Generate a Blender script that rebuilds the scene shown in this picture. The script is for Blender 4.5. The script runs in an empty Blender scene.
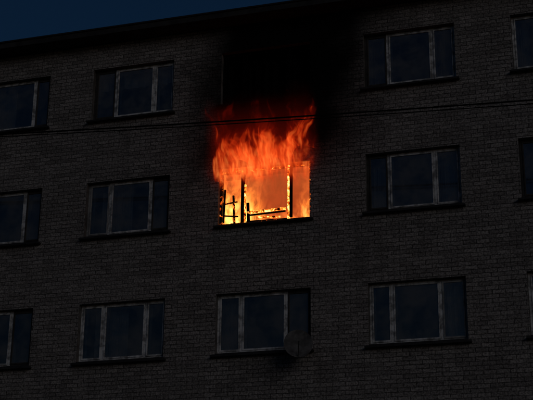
import bpy, bmesh, math, random
from mathutils import Vector, Matrix
random.seed(7)
scene=bpy.context.scene
R=math.radians
# ------------------------------------------------------------ node helper
class NT:
    def __init__(s,mat):
        s.t=mat.node_tree; s.n=s.t.nodes; s.l=s.t.links
    def new(s,ty,**k):
        n=s.n.new(ty)
        for a,b in k.items(): setattr(n,a,b)
        return n
    def put(s,inp,v):
        if v is None: return
        if isinstance(v,bpy.types.NodeSocket): s.l.new(v,inp)
        else:
            if isinstance(v,(tuple,list)) and len(v)==3 and inp.type=='RGBA': v=(*v,1)
            inp.default_value=v
    def M(s,op,a,b=None,c=None,clamp=False):
        n=s.new('ShaderNodeMath',operation=op,use_clamp=clamp)
        s.put(n.inputs[0],a); s.put(n.inputs[1],b); s.put(n.inputs[2],c)
        return n.outputs[0]
    def V(s,op,a,b=None,sc=None):
        n=s.new('ShaderNodeVectorMath',operation=op)
        s.put(n.inputs[0],a); s.put(n.inputs[1],b)
        if sc is not None: s.put(n.inputs['Scale'],sc)
        return n.outputs[0]
    def SS(s,v,a,b,o0=0.,o1=1.):
        n=s.new('ShaderNodeMapRange',interpolation_type='SMOOTHSTEP')
        s.put(n.inputs[0],v); s.put(n.inputs[1],a); s.put(n.inputs[2],b); s.put(n.inputs[3],o0); s.put(n.inputs[4],o1)
        return n.outputs[0]
    def noise(s,vec,scale,detail=2.,rough=.5,dist=0.,out=0):
        n=s.new('ShaderNodeTexNoise')
        s.put(n.inputs['Vector'],vec); s.put(n.inputs['Scale'],scale); s.put(n.inputs['Detail'],detail)
        s.put(n.inputs['Roughness'],rough); s.put(n.inputs['Distortion'],dist)
        return n.outputs[out]
    def mix(s,f,a,b,mode='MIX'):
        n=s.new('ShaderNodeMix',data_type='RGBA',blend_type=mode)
        s.put(n.inputs[0],f); s.put(n.inputs[6],a); s.put(n.inputs[7],b)
        return n.outputs[2]
    def ramp(s,f,pts):
        n=s.new('ShaderNodeValToRGB'); s.put(n.inputs[0],f)
        e=n.color_ramp.elements
        while len(e)<len(pts): e.new(.5)
        for i,(p,c) in enumerate(pts):
            e[i].position=p; e[i].color=(*c,1)
        return n.outputs[0]
    def obj(s): return s.new('ShaderNodeTexCoord').outputs['Object']
    def xyz(s,v):
        n=s.new('ShaderNodeSeparateXYZ'); s.put(n.inputs[0],v); return n.outputs
    def comb(s,x,y,z):
        n=s.new('ShaderNodeCombineXYZ'); s.put(n.inputs[0],x);s.put(n.inputs[1],y);s.put(n.inputs[2],z); return n.outputs[0]
    def bump(s,h,st,d):
        n=s.new('ShaderNodeBump'); s.put(n.inputs['Height'],h); s.put(n.inputs['Strength'],st); s.put(n.inputs['Distance'],d)
        return n.outputs[0]
def newmat(name):
    m=bpy.data.materials.new(name); m.use_nodes=True
    return m,NT(m),m.node_tree.nodes['Principled BSDF'],m.node_tree.nodes['Material Output']
def simple(name,col,rough=.8,var=.3,scale=6.,spec=.3,detail=3):
    m,t,b,o=newmat(name)
    P=t.obj(); n=t.noise(P,scale,detail,.65)
    c=t.mix(t.SS(n,.35,.65),tuple(x*(1-var) for x in col),tuple(min(1,x*(1+var*.5)) for x in col))
    t.put(b.inputs['Base Color'],c); b.inputs['Roughness'].default_value=rough
    b.inputs['Specular IOR Level'].default_value=spec
    return m
# ------------------------------------------------------------ dimensions
DX=3.1687; WD=2.013; H=1.294
def zs(k): return 1.65+2.8*k          # sill height of storey k  (k=4 top floor)
NK=5
offL={-1:-.0055,0:-.044,1:.0313,2:.0184}; offR={-2:.0457,-1:-.0278,0:-.0078,1:-.01}
def XL(i): return i*DX+offL.get(i,0)
def XR(i): return i*DX+WD+offR.get(i,0)
COLS=list(range(-5,7)); BX0=XL(-5)-1.2; BX1=XR(6)+1.2
ROOF=14.77; DEPTH=11.; FK=3
DOORCOLS=(-3,3)
# ------------------------------------------------------------ materials
def brick_mat():
    m,t,b,o=newmat('silicate_brick')
    P=t.obj(); x,y,z=t.xyz(P)
    wv=t.M('MULTIPLY',t.M('SUBTRACT',t.noise(P,3.,2,.8),.5),.035)
    vec=t.comb(t.M('ADD',t.M('ADD',x,y),wv),t.M('ADD',z,wv),0.)
    br=t.new('ShaderNodeTexBrick',offset=.5)
    t.put(br.inputs['Vector'],vec)
    br.inputs['Color1'].default_value=(.205,.194,.188,1); br.inputs['Color2'].default_value=(.355,.336,.325,1)
    br.inputs['Mortar'].default_value=(.10,.095,.093,1)
    br.inputs['Scale'].default_value=1; br.inputs['Mortar Size'].default_value=.010; br.inputs['Mortar Smooth'].default_value=.5
    br.inputs['Bias'].default_value=-.1; br.inputs['Brick Width'].default_value=.258; br.inputs['Row Height'].default_value=.0875
    col=br.outputs['Color']
    pn=t.noise(P,1.1,5,.75)
    col=t.mix(t.SS(pn,.47,.68,0,.5),col,(.30,.286,.276))
    col=t.mix(t.SS(pn,.30,.47,.55,0),col,(.125,.118,.115))
    col=t.mix(t.SS(t.noise(t.comb(x,y,t.M('MULTIPLY',z,.2)),1.9,3,.65),.50,.75,0,.5),col,(.11,.105,.10))
    fl=t.M('ABSOLUTE',t.M('SUBTRACT',t.M('MODULO',t.M('SUBTRACT',z,.5),2.8),.06))
    col=t.mix(t.SS(fl,.05,.1,.2,0),col,(.35,.335,.325))
    sp0=t.noise(P,26,2,.8)
    sp=t.SS(sp0,.3,.7,.4,1.5)
    col=t.mix(1.,col,t.comb(sp,sp,sp),'MULTIPLY')
    # soot deposited by the fire above the burning window
    xc=t.M('SUBTRACT',x,t.M('ADD',1.0,t.M('MULTIPLY',t.M('SUBTRACT',z,11.3),.18)))
    nn=t.M('MULTIPLY',t.M('SUBTRACT',t.noise(P,.9,3,.6),.5),1.5)
    ax=t.M('ADD',t.M('ABSOLUTE',xc),nn)
    sx=t.SS(ax,1.05,2.75,1,0)
    sz=t.SS(t.M('ADD',z,t.M('MULTIPLY',nn,.3)),10.7,11.9)
    soot=t.M('MULTIPLY',t.M('MULTIPLY',sx,sz),.99)
    col=t.mix(soot,col,(.004,.004,.004))
    t.put(b.inputs['Base Color'],col); b.inputs['Roughness'].default_value=.92; b.inputs['Specular IOR Level'].default_value=.06
    t.put(b.inputs['Normal'],t.bump(t.M('SUBTRACT',1.,br.outputs['Fac']),.8,.010))
    return m
MB=brick_mat()
MWHITE=simple('old_white_paint',(.58,.60,.62),.6,.6,7)
MWHITE2=simple('inner_frame_paint',(.30,.31,.32),.6,.4,5)
MDARK=simple('brown_frame_paint',(.05,.046,.043),.6,.4,5)
MSILL=simple('sill_sheet_metal',(.03,.03,.032),.6,.4,4)
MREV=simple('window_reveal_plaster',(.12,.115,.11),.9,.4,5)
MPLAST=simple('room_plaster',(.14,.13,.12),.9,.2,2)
MCHAR=simple('charred_wood',(.005,.0045,.0045),.95,.4,12,.02)
MROOF=simple('roof_tin_and_felt',(.02,.02,.022),.8,.3,3)
MEAVE=simple('weathered_eaves_boards',(.035,.035,.037),.9,.4,3)
MCONC=simple('concrete',(.22,.21,.2),.9,.3,3)
MASPH=simple('asphalt',(.05,.05,.052),.9,.3,9)
MGRASS=simple('grass_ground',(.05,.065,.03),.95,.5,3)
MCABLE=simple('black_cable_rubber',(.006,.006,.006),.8,.2,6,.05)
MWOOD=simple('weathered_pole_wood',(.12,.09,.07),.9,.4,4)
MDISH=simple('grey_dish_steel',(.12,.12,.122),.7,.45,6)
MDOOR=simple('steel_door_paint',(.08,.05,.04),.6,.3)
def curtain_mat(name,col):
    m,t,b,o=newmat(name)
    P=t.obj(); n=t.noise(P,5,2)
    t.put(b.inputs['Base Color'],t.mix(n,tuple(c*.6 for c in col),col)); b.inputs['Roughness'].default_value=.95
    return m
MCUR=[curtain_mat('net_curtain',(.8,.8,.8)),curtain_mat('grey_curtain',(.6,.6,.62)),curtain_mat('brown_curtain',(.5,.38,.30))]
def glass_mat():
    m,t,b,o=newmat('window_glass')
    t.n.remove(b)
    P=t.obj()
    tr=t.new('ShaderNodeBsdfTransparent'); tr.inputs[0].default_value=(.85,.87,.88,1)
    gl=t.new('ShaderNodeBsdfGlossy'); gl.inputs['Roughness'].default_value=.06; gl.inputs[0].default_value=(.9,.9,.9,1)
    df=t.new('ShaderNodeBsdfDiffuse'); df.inputs[0].default_value=(.36,.35,.34,1)
    fr=t.new('ShaderNodeFresnel'); fr.inputs[0].default_value=1.5
    m1=t.new('ShaderNodeMixShader'); t.put(m1.inputs[0],t.M('MULTIPLY_ADD',fr.outputs[0],1.7,.05)); t.l.new(tr.outputs[0],m1.inputs[1]); t.l.new(gl.outputs[0],m1.inputs[2])
    m2=t.new('ShaderNodeMixShader'); t.put(m2.inputs[0],t.SS(t.noise(P,1.4,4,.7),.34,.68,.02,.26)); t.l.new(m1.outputs[0],m2.inputs[1]); t.l.new(df.outputs[0],m2.inputs[2])
    t.l.new(m2.outputs[0],o.inputs[0]); return m
MGLASS=glass_mat()
def ember_mat(name,lo,hi,strength,sc=9):
    m,t,b,o=newmat(name)
    P=t.obj(); n=t.noise(P,sc,4,.7,.6)
    f=t.SS(n,lo,hi)
    b.inputs['Base Color'].default_value=(.01,.008,.007,1); b.inputs['Roughness'].default_value=.95
    t.put(b.inputs['Emission Color'],t.ramp(f,[(0,(.0,.0,.0)),(.35,(.7,.08,.005)),(.7,(1,.36,.035)),(1,(1,.72,.24))]))
    b.inputs['Emission Strength'].default_value=strength
    m.cycles.emission_sampling='NONE'
    return m
MEMB=ember_mat('burning_wood',.40,.62,2.2)
MEMB2=ember_mat('glowing_charred_wood',.52,.74,1.4)
def burnt_room_mat():
    m,t,b,o=newmat('scorched_plaster'); P=t.obj()
    t.put(b.inputs['Base Color'],t.mix(t.SS(t.noise(P,2,3,.6),.35,.65),(.07,.06,.05),(.24,.20,.17))); b.inputs['Roughness'].default_value=.95
    return m
MBURN=burnt_room_mat()
# ------------------------------------------------------------ mesh helpers
def link(o,parent=None):
    bpy.context.collection.objects.link(o)
    if parent: o.parent=parent
    return o
def empty(name,loc=(0,0,0)):
    e=bpy.data.objects.new(name,None); e.location=loc; return link(e)
class MB_:
    def __init__(s): s.v=[];s.f=[];s.m=[];s.mats=[]
    def mi(s,mat):
        if mat not in s.mats: s.mats.append(mat)
        return s.mats.index(mat)
    def quad(s,pts,mat):
        i=len(s.v); s.v+=[tuple(p) for p in pts]; s.f.append(tuple(range(i,i+len(pts)))); s.m.append(s.mi(mat))
    def box(s,x0,x1,y0,y1,z0,z1,mat,rot=None,c=None):
        P=[Vector((x,y,z)) for z in(z0,z1) for y in (y0,y1) for x in (x0,x1)]
        if rot:
            c=Vector(c) if c else sum(P,Vector())/8
            P=[c+rot@(p-c) for p in P]
        i=len(s.v); s.v+=[tuple(p) for p in P]
        for f in ((0,2,3,1),(4,5,7,6),(0,1,5,4),(2,6,7,3),(0,4,6,2),(1,3,7,5)):
            s.f.append(tuple(i+a for a in f)); s.m.append(s.mi(mat))
    def build(s,name,parent=None,bevel=0,smooth=False):
        me=bpy.data.meshes.new(name); me.from_pydata(s.v,[],s.f)
        for m in s.mats: me.materials.append(m)
        for p,i in zip(me.polygons,s.m): p.material_index=i; p.use_smooth=smooth
        o=bpy.data.objects.new(name,me); link(o,parent)
        if bevel:
            b=o.modifiers.new('b','BEVEL'); b.width=bevel; b.segments=1
        return o
bld=empty('apartment_building')
# ------------------------------------------------------------ facade
openings={}
for i in COLS:
    for k in range(NK):
        z0=zs(k);z1=z0+H
        if i in DOORCOLS and k==0: openings[(i,k)]=(XL(i)+.4,XR(i)-.4,.15,2.35)
        else: openings[(i,k)]=(XL(i),XR(i),z0,z1)
wall=MB_()
REV=.30
for k in range(NK):
    za=0 if k==0 else zs(k)-.75; zb=ROOF if k==NK-1 else zs(k+1)-.75
    edges=[BX0]+[i*DX+WD/2-DX/2 for i in COLS[1:]]+[BX1]
    for n,i in enumerate(COLS):
        a,b=edges[n],edges[n+1]; xl,xr,z0,z1=openings[(i,k)]
        for (p,q,r,s_) in ((a,b,za,z0),(a,b,z1,zb),(a,xl,z0,z1),(xr,b,z0,z1)):
            wall.quad([(p,0,r),(q,0,r),(q,0,s_),(p,0,s_)],MB)
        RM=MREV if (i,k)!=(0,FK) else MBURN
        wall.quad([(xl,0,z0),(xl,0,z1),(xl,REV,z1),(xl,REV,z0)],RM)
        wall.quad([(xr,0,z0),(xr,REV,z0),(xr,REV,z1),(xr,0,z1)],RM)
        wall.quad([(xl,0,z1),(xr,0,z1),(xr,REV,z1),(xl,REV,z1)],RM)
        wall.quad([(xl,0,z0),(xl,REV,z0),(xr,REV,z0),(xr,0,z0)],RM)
        for (p,q,r,s_) in ((a,b,za,z0),(a,b,z1,zb),(a,xl,z0,z1),(xr,b,z0,z1)):
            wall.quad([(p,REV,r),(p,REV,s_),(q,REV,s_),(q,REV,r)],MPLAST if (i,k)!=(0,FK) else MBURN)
wall.quad([(BX0,0,0),(BX0,0,ROOF),(BX0,DEPTH,ROOF),(BX0,DEPTH,0)],MB)
wall.quad([(BX1,0,0),(BX1,DEPTH,0),(BX1,DEPTH,ROOF),(BX1,0,ROOF)],MB)
wall.quad([(BX0,DEPTH,0),(BX0,DEPTH,ROOF),(BX1,DEPTH,ROOF),(BX1,DEPTH,0)],MB)
wall.build('walls',bld)
inn=MB_()
for k in range(NK+1):
    z=.62+2.8*k
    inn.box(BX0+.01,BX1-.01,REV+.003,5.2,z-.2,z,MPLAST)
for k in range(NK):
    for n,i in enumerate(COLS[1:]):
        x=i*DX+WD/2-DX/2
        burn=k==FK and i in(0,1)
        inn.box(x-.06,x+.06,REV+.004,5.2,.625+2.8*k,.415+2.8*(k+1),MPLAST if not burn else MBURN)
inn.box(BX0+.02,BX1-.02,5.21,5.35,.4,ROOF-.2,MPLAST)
inn.build('rooms',bld)
rf=MB_()
rf.box(BX0-.4,BX1+.4,-.45,DEPTH+.45,ROOF+.02,ROOF+.15,MEAVE)
rf.box(BX0-.42,BX1+.42,-.475,DEPTH+.475,ROOF+.152,ROOF+.19,MROOF)
rf.build('roof',bld)
pl=MB_(); pl.box(BX0-.06,BX1+.06,-.06,-.002,0,.55,MCONC); pl.build('plinth',bld)
dr=MB_()
for i in DOORCOLS:
    xl,xr,z0,z1=openings[(i,0)]
    dr.box(xl+.02,(xl+xr)/2-.01,.1,.15,z0,z1-.02,MDOOR); dr.box((xl+xr)/2+.01,xr-.02,.1,.15,z0,z1-.02,MDOOR)
    dr.box(xl-.4,xr+.4,-1.3,-.005,z1+.2,z1+.34,MCONC); dr.box(xl-.3,xr+.3,-1.2,-.065,.0,z0-.005,MCONC)
    for s_ in (-.04,.04): dr.box((xl+xr)/2+s_-.012,(xl+xr)/2+s_+.012,.05,.1,1.05,1.25,MSILL)
dr.build('entrance_doors',bld,.01)
# ------------------------------------------------------------ windows
def frame_rect(b,x0,x1,z0,z1,y0,y1,w,mat,wb=None):
    wb=wb or w
    b.box(x0,x0+w,y0,y1,z0,z1,mat); b.box(x1-w,x1,y0,y1,z0,z1,mat)
    b.box(x0+w,x1-w,y0+.001,y1-.001,z0,z0+wb,mat); b.box(x0+w,x1-w,y0+.001,y1-.001,z1-w,z1,mat)
def curtain(b,x0,x1,z0,z1,y,mat,amp=.03):
    n=max(6,int((x1-x0)/.02)); ph=random.random()*6; fr=random.uniform(25,40)
    pts=[(x0+(x1-x0)*j/n, y+amp*math.sin(ph+fr*(x0+(x1-x0)*j/n))+.4*amp*math.sin(2.3*fr*j/n)) for j in range(n+1)]
    for j in range(n):
        (a,ya),(c,yc)=pts[j],pts[j+1]
        b.quad([(a,ya,z0),(c,yc,z0),(c,yc,z1),(a,ya,z1)],mat)
STY={
 (-1,4):('D','W','W',.27,.745),(1,4):('D','W','W',.255,.745),(2,4):('W','W','W',.27,.76),(-2,4):('W','W','D',.25,.80),(0,4):('D','D','D',.25,.75),
 (-1,3):('G','W','D',.27,.765),(1,3):('D','W','W',.235,.725),(2,3):('D','W','W',.27,.76),(-2,3):('W','W','D',.25,.78),
 (-1,2):('W','W','W',.27,.765),(0,2):('W','W','D',.255,.735),(1,2):('W','W','G',.235,.735),(2,2):('W','W','W',.27,.76),(-2,2):('W','W','D',.25,.73)}
CUR={(1,2):'R',(0,2):'L',(-1,2):'F',(-1,3):'F',(1,3):'S',(1,4):'S',(-1,4):'T',(-2,4):'F'}
for i in COLS:
    for k in range(NK):
        if (i in DOORCOLS and k==0) or (i,k)==(0,FK): continue
        xl,xr,z0,z1=openings[(i,k)]
        rng=random.Random(i*31+k*7+5)
        st=STY.get((i,k)) or (rng.choice('WWD'),'W',rng.choice('WWDG'),.25+rng.uniform(-.02,.02),.75+rng.uniform(-.02,.02))
        burnt=(i,k)==(0,4)
        b=MB_(); g=.004
        X0=xl+g;X1=xr-g;Z0=z0+.035;Z1=z1-g
        cm={'W':MWHITE,'D':MDARK,'G':MWHITE2}
        if burnt: cm={c:MCHAR for c in 'WDG'}
        cuts=[X0,X0+(X1-X0)*st[3],X0+(X1-X0)*st[4],X1]
        y=.12
        mats=[cm[st[j]] for j in range(3)]
        pw=.055
        posts=[(X0,X0+pw*.9,mats[0]),(cuts[1]-pw/2,cuts[1]+pw/2,cm['W']),(cuts[2]-pw/2,cuts[2]+pw/2,cm['W'] if st[1]=='W' else mats[1]),(X1-pw*.9,X1,mats[2])]
        for a,c,m in posts: b.box(a,c,y,y+.09,Z0,Z1,m)
        for j in range(3):
            a,c=posts[j][1],posts[j+1][0]; m=mats[j]
            b.box(a,c,y+.002,y+.088,Z1-.045,Z1,m); b.box(a,c,y+.002,y+.088,Z0,Z0+.05,m)
            yo=y-.012+rng.uniform(-.004,.004)
            sa,sc,sz0,sz1=a+.004,c-.004,Z0+.052,Z1-.047
            frame_rect(b,sa,sc,sz0,sz1,yo,yo+.045,.028,m,.035)
            frame_rect(b,sa+.012,sc-.012,sz0+.01,sz1-.01,y+.13,y+.165,.035,MWHITE2 if m is not MCHAR and m is not MDARK else MDARK if m is MDARK else MCHAR)
            if not burnt:
                b.box(sa+.026,sc-.026,yo+.018,yo+.022,sz0+.033,sz1-.026,MGLASS,Matrix.Rotation(R(rng.uniform(-.15,.15)),3,'Z'))
        if burnt: curtain(b,X0,X1,Z0,Z1,REV+.05,MCHAR)
        if not burnt:
            cmx=rng.choice(MCUR)
            r=CUR.get((i,k)) or rng.choice('SFTRL..')
            yc=REV+.07
            w=X1-X0
            if r=='S': curtain(b,X0-.1,X0+w*rng.uniform(.15,.3),Z0-.1,Z1+.2,yc,cmx); curtain(b,X1-w*rng.uniform(.12,.25),X1+.1,Z0-.1,Z1+.2,yc,cmx)
            elif r=='F': curtain(b,X0+w*.12,X0+w*.5,Z0-.1,Z1+.2,yc,MCUR[1])
            elif r=='T': curtain(b,X0,X1,Z1-.4,Z1+.2,yc,MCUR[0])
            elif r=='R': curtain(b,X0+w*.74,X1+.1,Z0-.1,Z1+.2,yc,MCUR[0])
            elif r=='L': curtain(b,X0-.1,X0+w*.24,Z0-.1,Z1+.2,yc,MCUR[1])
        sd=.11
        b.box(xl-.07,xr+.07,-sd,-.001,z0-.055,z0-.015,MSILL if not burnt else MCHAR)
        b.box(xl+.001,xr-.001,-.0005,y+.05,z0+.001,z0+.033,MSILL if not burnt else MCHAR)
        b.build('window',bld,.004)
# ------------------------------------------------------------ burning window
xl,xr,z0,z1=openings[(0,FK)]
b=MB_()
def rotz(ax,deg): return Matrix.Rotation(R(deg),3,ax)
w=xr-xl
b.box(xl+.005,xl+.055,.10,.2,z0+.03,z1-.01,MEMB2)
b.box(xl+w*.235,xl+w*.235+.06,.08,.2,z0+.03,z1-.10,MCHAR)
b.box(xl+w*.235+.063,xl+w*.235+.095,.13,.17,z0+.03,z1-.35,MEMB)
b.box(xl+w*.74,xl+w*.74+.04,.10,.2,z0+.03,z1-.02,MEMB)
b.box(xl+w*.74+.043,xl+w*.74+.10,.11,.17,z0+.1,z1-.06,MCHAR)
b.box(xr-.05,xr-.005,.10,.2,z0+.03,z1-.01,MEMB2)
b.box(xl+.057,xl+w*.233,.122,.198,z0+.03,z0+.08,MEMB)
b.box(xl+.057,xr-.052,.14,.19,z1-.055,z1-.012,MEMB2)
b.box(xl+w*.30,xl+w*.72,.09,.13,z0+.26,z0+.315,MEMB,rotz('Y',-1.5))
b.box(xl+w*.31,xl+w*.72,.095,.125,z0+.21,z0+.245,MCHAR,rotz('Y',-1.5))
b.box(xl+w*.29,xl+w*.73,.13,.17,z0+.06,z0+.10,MCHAR,rotz('Y',1.))
b.box(xl+w*.30,xl+w*.33,.09,.13,z0+.05,z0+.50,MCHAR,rotz('Y',-3))
b.box(xl+w*.40,xl+w*.66,.16,.19,z0+.15,z0+.18,MEMB,rotz('Y',4))
b.box(xl+.08,xl+.12,.09,.13,z0+.1,z0+.85,MCHAR,rotz('Y',2))
b.box(xl+.30,xl+.345,.09,.13,z0+.05,z0+.70,MEMB2,rotz('Y',-3))
b.box(xl+.10,xl+.40,.10,.13,z0+.52,z0+.55,MEMB2,rotz('Y',-6))
b.box(xl+.09,xl+.42,.10,.13,z0+.22,z0+.25,MCHAR,rotz('Y',8))
b.box(xl+.001,xr-.001,-.0005,.2,z0+.001,z0+.028,MEMB2)
b.box(xl-.07,xr+.07,-.11,-.001,z0-.055,z0-.015,MSILL)
b.build('burnt_window_frame',bld,.006)
arm=empty('burnt_armchair',(0,0,0))
c=MB_(); fl=.62+2.8*FK
ax=xl+w*.60
c.box(ax-.30,ax+.30,.60,1.15,fl+.15,fl+.5,MCHAR)
c.box(ax-.36,ax-.24,.55,1.15,fl+.1,fl+.85,MCHAR); c.box(ax+.24,ax+.36,.55,1.15,fl+.1,fl+.88,MCHAR)
c.box(ax-.20,ax+.30,.34,.46,fl+.1,fl+1.16,MCHAR,rotz('X',6))
for sx in(-.32,.26):
    for sy in (.52,1.05): c.box(ax+sx,ax+sx+.06,sy,sy+.06,fl,fl+.14,MCHAR)
c.build('frame_and_cushions',arm,.05)
# ------------------------------------------------------------ fire : thin curling layers of burning gas
fire=empty('window_fire')
ZT=z1
def layer(name,x0,x1,za,zb,yf,mat,nx=36,nz=30):
    v=[];f=[]
    for a in range(nz+1):
        for c in range(nx+1):
            X=x0+(x1-x0)*c/nx; Z=za+(zb-za)*a/nz; v.append((X,yf(X,Z),Z))
    for a in range(nz):
        for c in range(nx):
            q=a*(nx+1)+c; f.append((q,q+1,q+nx+2,q+nx+1))
    me=bpy.data.meshes.new(name); me.from_pydata(v,[],f); me.materials.append(mat)
    for p in me.polygons: p.use_smooth=True
    o=bpy.data.objects.new(name,me); return link(o,fire)
def addmat(name,build):
    m=bpy.data.materials.new(name); m.use_nodes=True; t=NT(m); t.n.clear()
    out=t.new('ShaderNodeOutputMaterial'); col,st,tr=build(t)
    em=t.new('ShaderNodeEmission'); t.put(em.inputs[0],col); t.put(em.inputs[1],st)
    tp=t.new('ShaderNodeBsdfTransparent'); t.put(tp.inputs[0],tr)
    a=t.new('ShaderNodeAddShader'); t.l.new(em.outputs[0],a.inputs[0]); t.l.new(tp.outputs[0],a.inputs[1])
    t.l.new(a.outputs[0],out.inputs[0]); m.cycles.emission_sampling='NONE'; return m
def fo(t,k,hmax,xsh):
    P=t.obj(); x,y,z=t.xyz(P)
    h=t.M('SUBTRACT',z,ZT)
    off=k*7.3+2.
    sw=t.noise(t.comb(x,off,t.M('MULTIPLY',z,.7)),1.3,1,.5,0,1)
    cu=t.noise(t.comb(x,off+3.,t.M('MULTIPLY',z,.8)),4.2,1,.5,0,1)
    grow=t.SS(h,-.6,.9,.25,1.)
    wv=t.V('ADD',t.V('SCALE',t.V('SUBTRACT',sw,(.5,.5,.5)),None,.9),t.V('SCALE',t.V('SUBTRACT',cu,(.5,.5,.5)),None,.24))
    wv=t.V('SCALE',wv,None,grow)
    wx,wy,wz=t.xyz(wv)
    X=t.M('ADD',x,wx); Z=t.M('ADD',z,t.M('MULTIPLY',wz,.9)); hh=t.M('SUBTRACT',Z,ZT)
    n=t.noise(t.comb(X,off,t.M('MULTIPLY',Z,.36)),3.8,3,.55)
    fine=t.noise(t.comb(X,off+5.,t.M('MULTIPLY',Z,.22)),12.,2,.5)
    top=t.SS(hh,.1,hmax,1,0)
    el=t.SS(X,-.38+xsh,.12+xsh); er=t.SS(X,1.85,2.25,1,0)
    eb=t.SS(h,-.70,.0)
    bx=t.M('MULTIPLY',t.SS(x,-.62,-.42),t.SS(x,2.25,2.45,1,0)); bz=t.SS(h,1.6,1.85,1,0)
    E=t.M('MULTIPLY',t.M('MULTIPLY',top,eb),t.M('MULTIPLY',el,er)); E=t.M('MULTIPLY',E,t.M('MULTIPLY',bx,bz))
    thr=t.M('SUBTRACT',.68,t.M('MULTIPLY',E,.37))
    d=t.SS(t.M('SUBTRACT',n,thr),0.,.27)
    d=t.M('MULTIPLY',d,t.SS(E,0.,.2))
    heat=t.M('ADD',t.M('MULTIPLY',t.M('MULTIPLY',d,t.SS(fine,.35,.65,.62,1.1)),.95),t.SS(h,-.6,1.1,.06,-.48),clamp=True)
    col=t.ramp(heat,[(0,(.55,.016,.003)),(.3,(.95,.045,.006)),(.65,(1,.105,.014)),(1,(1,.20,.035))])
    st=t.M('ADD',t.M('MULTIPLY',d,t.M('MULTIPLY_ADD',t.M('POWER',heat,1.4),.46,.10)),t.M('MULTIPLY',t.SS(E,0.,.7),.018))
    tr=t.mix(t.M('MULTIPLY',d,.28),(1,1,1),(.4,.32,.3))
    return col,st,tr
for k,(hm,xs) in enumerate(((1.35,.10),(1.6,.0),(1.7,.05),(1.5,-.02))):
    mt=addmat('flames',lambda t,k=k,hm=hm,xs=xs: fo(t,k,hm,xs)); ph=k*1.7
    layer('flames_outside',-.65,2.5,ZT-1.0,ZT+1.9,
      lambda X,Z,k=k,ph=ph: .06-.15*k*min(1,max(.25,(Z-ZT+.7)))-.16*max(0,Z-ZT+.3)+.05*math.sin(2.3*X+ph+1.3*Z)+.03*math.sin(5.1*X-ph*2+2.1*Z), mt)
def fi(t,k):
    P=t.obj(); X,Y,Z=t.xyz(P)
    cu=t.noise(t.comb(X,k*5.+1.,Z),2.6,1,.5,0,1)
    wx,wy,wz=t.xyz(t.V('SCALE',t.V('SUBTRACT',cu,(.5,.5,.5)),None,.5))
    n=t.noise(t.comb(t.M('ADD',X,wx),k*5.,t.M('MULTIPLY',t.M('ADD',Z,wz),.4)),5.,3,.6)
    left=t.SS(X,.35,.80,1,0); right=t.SS(X,1.5,1.8)
    hot=t.M('ADD',t.M('MULTIPLY',left,t.SS(Z,10.45,11.3,1,.2)),t.M('MULTIPLY',right,t.SS(Z,10.2,10.9,.9,.12)),clamp=True)
    hot=t.M('MAXIMUM',hot,t.SS(Z,10.15,10.6,.35,.0))
    d=t.SS(n,.36,.64)
    st=t.M('ADD',t.M('MULTIPLY',t.M('MULTIPLY',d,hot),1.35),t.M('MULTIPLY_ADD',d,.09,.10))
    col=t.ramp(t.M('MULTIPLY',hot,t.M('MULTIPLY_ADD',d,.7,.3)),[(0,(1,.135,.03)),(.4,(1,.27,.035)),(1,(1,.58,.13))])
    return col,st,t.mix(t.M('MULTIPLY',d,.35),(1,1,1),(.5,.4,.35))
for k,yy in enumerate((.50,.80,1.35)):
    mt=addmat('room_flames',lambda t,k=k: fi(t,k))
    layer('flames_in_room',xl-.4,xr+.4,z0-.75,z0+1.35+.12*k,lambda X,Z,yy=yy,k=k: yy+.06*math.sin(3*X+k)+.04*math.sin(4*Z+2*k),mt,24,16)
def lamp(name,loc,e,r,col=(1,.36,.09)):
    l=bpy.data.lights.new(name,'POINT'); l.energy=e; l.color=col; l.shadow_soft_size=r
    o=bpy.data.objects.new(name,l); o.location=loc; link(o,fire); return o
lamp('fire_glow_room',(.35,1.6,10.3),14,.25); lamp('fire_glow_room_right',(1.7,1.6,10.4),12,.25)
lamp('fire_glow_flames',(.95,-.60,11.4),1.8,.35,(1,.22,.05))
# ------------------------------------------------------------ satellite dish
dish=empty('satellite_dish',(1.86,-.42,7.28))
d=MB_()
N=28;rr=.29
rot=Vector((.30,-.88,.12)).to_track_quat('Z','Y').to_matrix()
def dp(r,a,off=0): return tuple(rot@Vector((r*math.cos(a),r*math.sin(a),.55*r*r-.02+off)))
for side in (0,-.006):
    for ri in range(5):
        for j in range(N):
            a0=2*math.pi*j/N;a1=2*math.pi*(j+1)/N;r0=rr*ri/5;r1=rr*(ri+1)/5
            d.quad([dp(r0,a0,side),dp(r1,a0,side),dp(r1,a1,side),dp(r0,a1,side)],MDISH)
for j in range(N):
    a0=2*math.pi*j/N;a1=2*math.pi*(j+1)/N
    d.quad([dp(rr,a0,0),dp(rr,a1,0),dp(rr,a1,-.006),dp(rr,a0,-.006)],MDISH)
d.build('reflector',dish,0,True)
def tube(name,pts,r,mat,parent):
    cu=bpy.data.curves.new(name,'CURVE'); cu.dimensions='3D'; cu.bevel_depth=r; cu.bevel_resolution=3
    s=cu.splines.new('POLY'); s.points.add(len(pts)-1)
    for q,p in zip(s.points,pts): q.co=(*p,1)
    cu.materials.append(mat); o=bpy.data.objects.new(name,cu); link(o,parent); return o
lnb=rot@Vector((0,-.05,.30)); ed=rot@Vector((0,-.27,.02))
tube('feed_arm',[tuple(ed),tuple(lnb)],.010,MDISH,dish)
tube('receiver',[tuple(lnb),tuple(rot@Vector((0,-.03,.24)))],.026,MDISH,dish)
tube('wall_bracket',[tuple(rot@Vector((0,0,-.03))),(0,.15,-.12),(0,.42,-.12)],.018,MSILL,dish)
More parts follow.
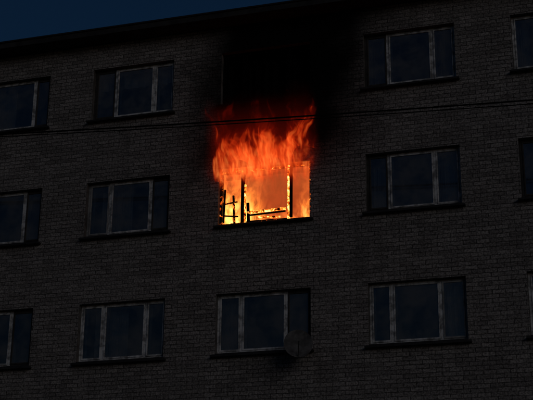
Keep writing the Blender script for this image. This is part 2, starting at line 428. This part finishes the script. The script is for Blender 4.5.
# ------------------------------------------------------------ cables on poles
PL=(-14.5,-2.,12.62); PR=(16.5,-2.,10.95)
def pole(x,y,h):
    e=empty('utility_pole',(x,y,0)); b=MB_()
    n=12
    for j in range(n):
        a0=2*math.pi*j/n;a1=2*math.pi*(j+1)/n
        b.quad([(.16*math.cos(a0),.16*math.sin(a0),-.2),(.16*math.cos(a1),.16*math.sin(a1),-.2),(.1*math.cos(a1),.1*math.sin(a1),h),(.1*math.cos(a0),.1*math.sin(a0),h)],MWOOD)
    b.quad([(.1*math.cos(2*math.pi*j/n),.1*math.sin(2*math.pi*j/n),h) for j in range(n)],MWOOD)
    b.box(-.06,.06,-.5,.5,h-.5,h-.4,MWOOD); b.build('pole_with_crossarm',e)
pole(PL[0],PL[1],PL[2]+.4); pole(PR[0],PR[1],PR[2]+.4)
cb=empty('overhead_cable')
def cable(name,a,b_,sag,r):
    pts=[]
    for j in range(41):
        s=j/40; p=[a[q]+(b_[q]-a[q])*s for q in range(3)]; p[2]-=sag*4*s*(1-s); pts.append(p)
    tube(name,pts,r,MCABLE,cb)
cable('cable_upper',PL,PR,.25,.016)
cable('cable_lower',(PL[0],PL[1],PL[2]-.05),(PR[0],PR[1],PR[2]-.1),.24,.010)
# ------------------------------------------------------------ ground, road
def sheet(name,x0,x1,y0,y1,z,mat,th=None):
    b=MB_()
    if th: b.box(x0,x1,y0,y1,z-th,z,mat)
    else: b.quad([(x0,y0,z),(x1,y0,z),(x1,y1,z),(x0,y1,z)],mat)
    return b.build(name)
sheet('ground',-900,900,-900,900,0,MGRASS)
sheet('road',-300,300,-14,-8,.004,MASPH)
sheet('pavement',-300,300,-4.4,-2.9,.12,MCONC,.13)
k_=MB_()
for yy in (-8.,-14.15): k_.box(-300,300,yy,yy+.15,-.05,.13,MCONC)
k_.build('kerb',None,.01)
# ------------------------------------------------------------ world + sun
SUN_EL=R(2.); SUN_AZ=R(135.)
wd_=bpy.data.worlds.new("World"); scene.world=wd_; wd_.use_nodes=True
nt=wd_.node_tree; sky=nt.nodes.new('ShaderNodeTexSky'); sky.sky_type='NISHITA'; sky.sun_disc=False
sky.sun_elevation=SUN_EL; sky.sun_rotation=SUN_AZ; sky.air_density=1; sky.dust_density=2.5; sky.ozone_density=4.
bg=nt.nodes['Background']; bg.inputs[1].default_value=.027; nt.links.new(sky.outputs[0],bg.inputs[0])
sl=bpy.data.lights.new('sun','SUN'); sl.energy=.12; sl.angle=R(30); sl.color=(1,.95,.91)
so=bpy.data.objects.new('sun',sl); link(so)
dirv=Vector((math.sin(SUN_AZ)*math.cos(R(20)),math.cos(SUN_AZ)*math.cos(R(20)),math.sin(R(20))))
so.rotation_euler=dirv.to_track_quat('Z','Y').to_euler(); so.location=(0,-30,30)
# ------------------------------------------------------------ camera
yaw,pit,rol=-.3026,.3464,.0101
f=Vector((math.sin(yaw)*math.cos(pit),math.cos(yaw)*math.cos(pit),math.sin(pit)))
r0=Vector((math.cos(yaw),-math.sin(yaw),0)); u0=r0.cross(f)
r=r0*math.cos(rol)+u0*math.sin(rol); u=-r0*math.sin(rol)+u0*math.cos(rol)
cd=bpy.data.cameras.new('camera'); co=bpy.data.objects.new('camera',cd); link(co)
mm=Matrix((r,u,-f)).transposed().to_4x4(); mm.translation=Vector((8.3718,-23.4817,1.6558)); co.matrix_world=mm
cd.sensor_width=36; cd.lens=36*1232.7/533; cd.clip_end=3000
scene.camera=co
scene.view_settings.view_transform='Standard'; scene.view_settings.look='None'; scene.view_settings.exposure=0
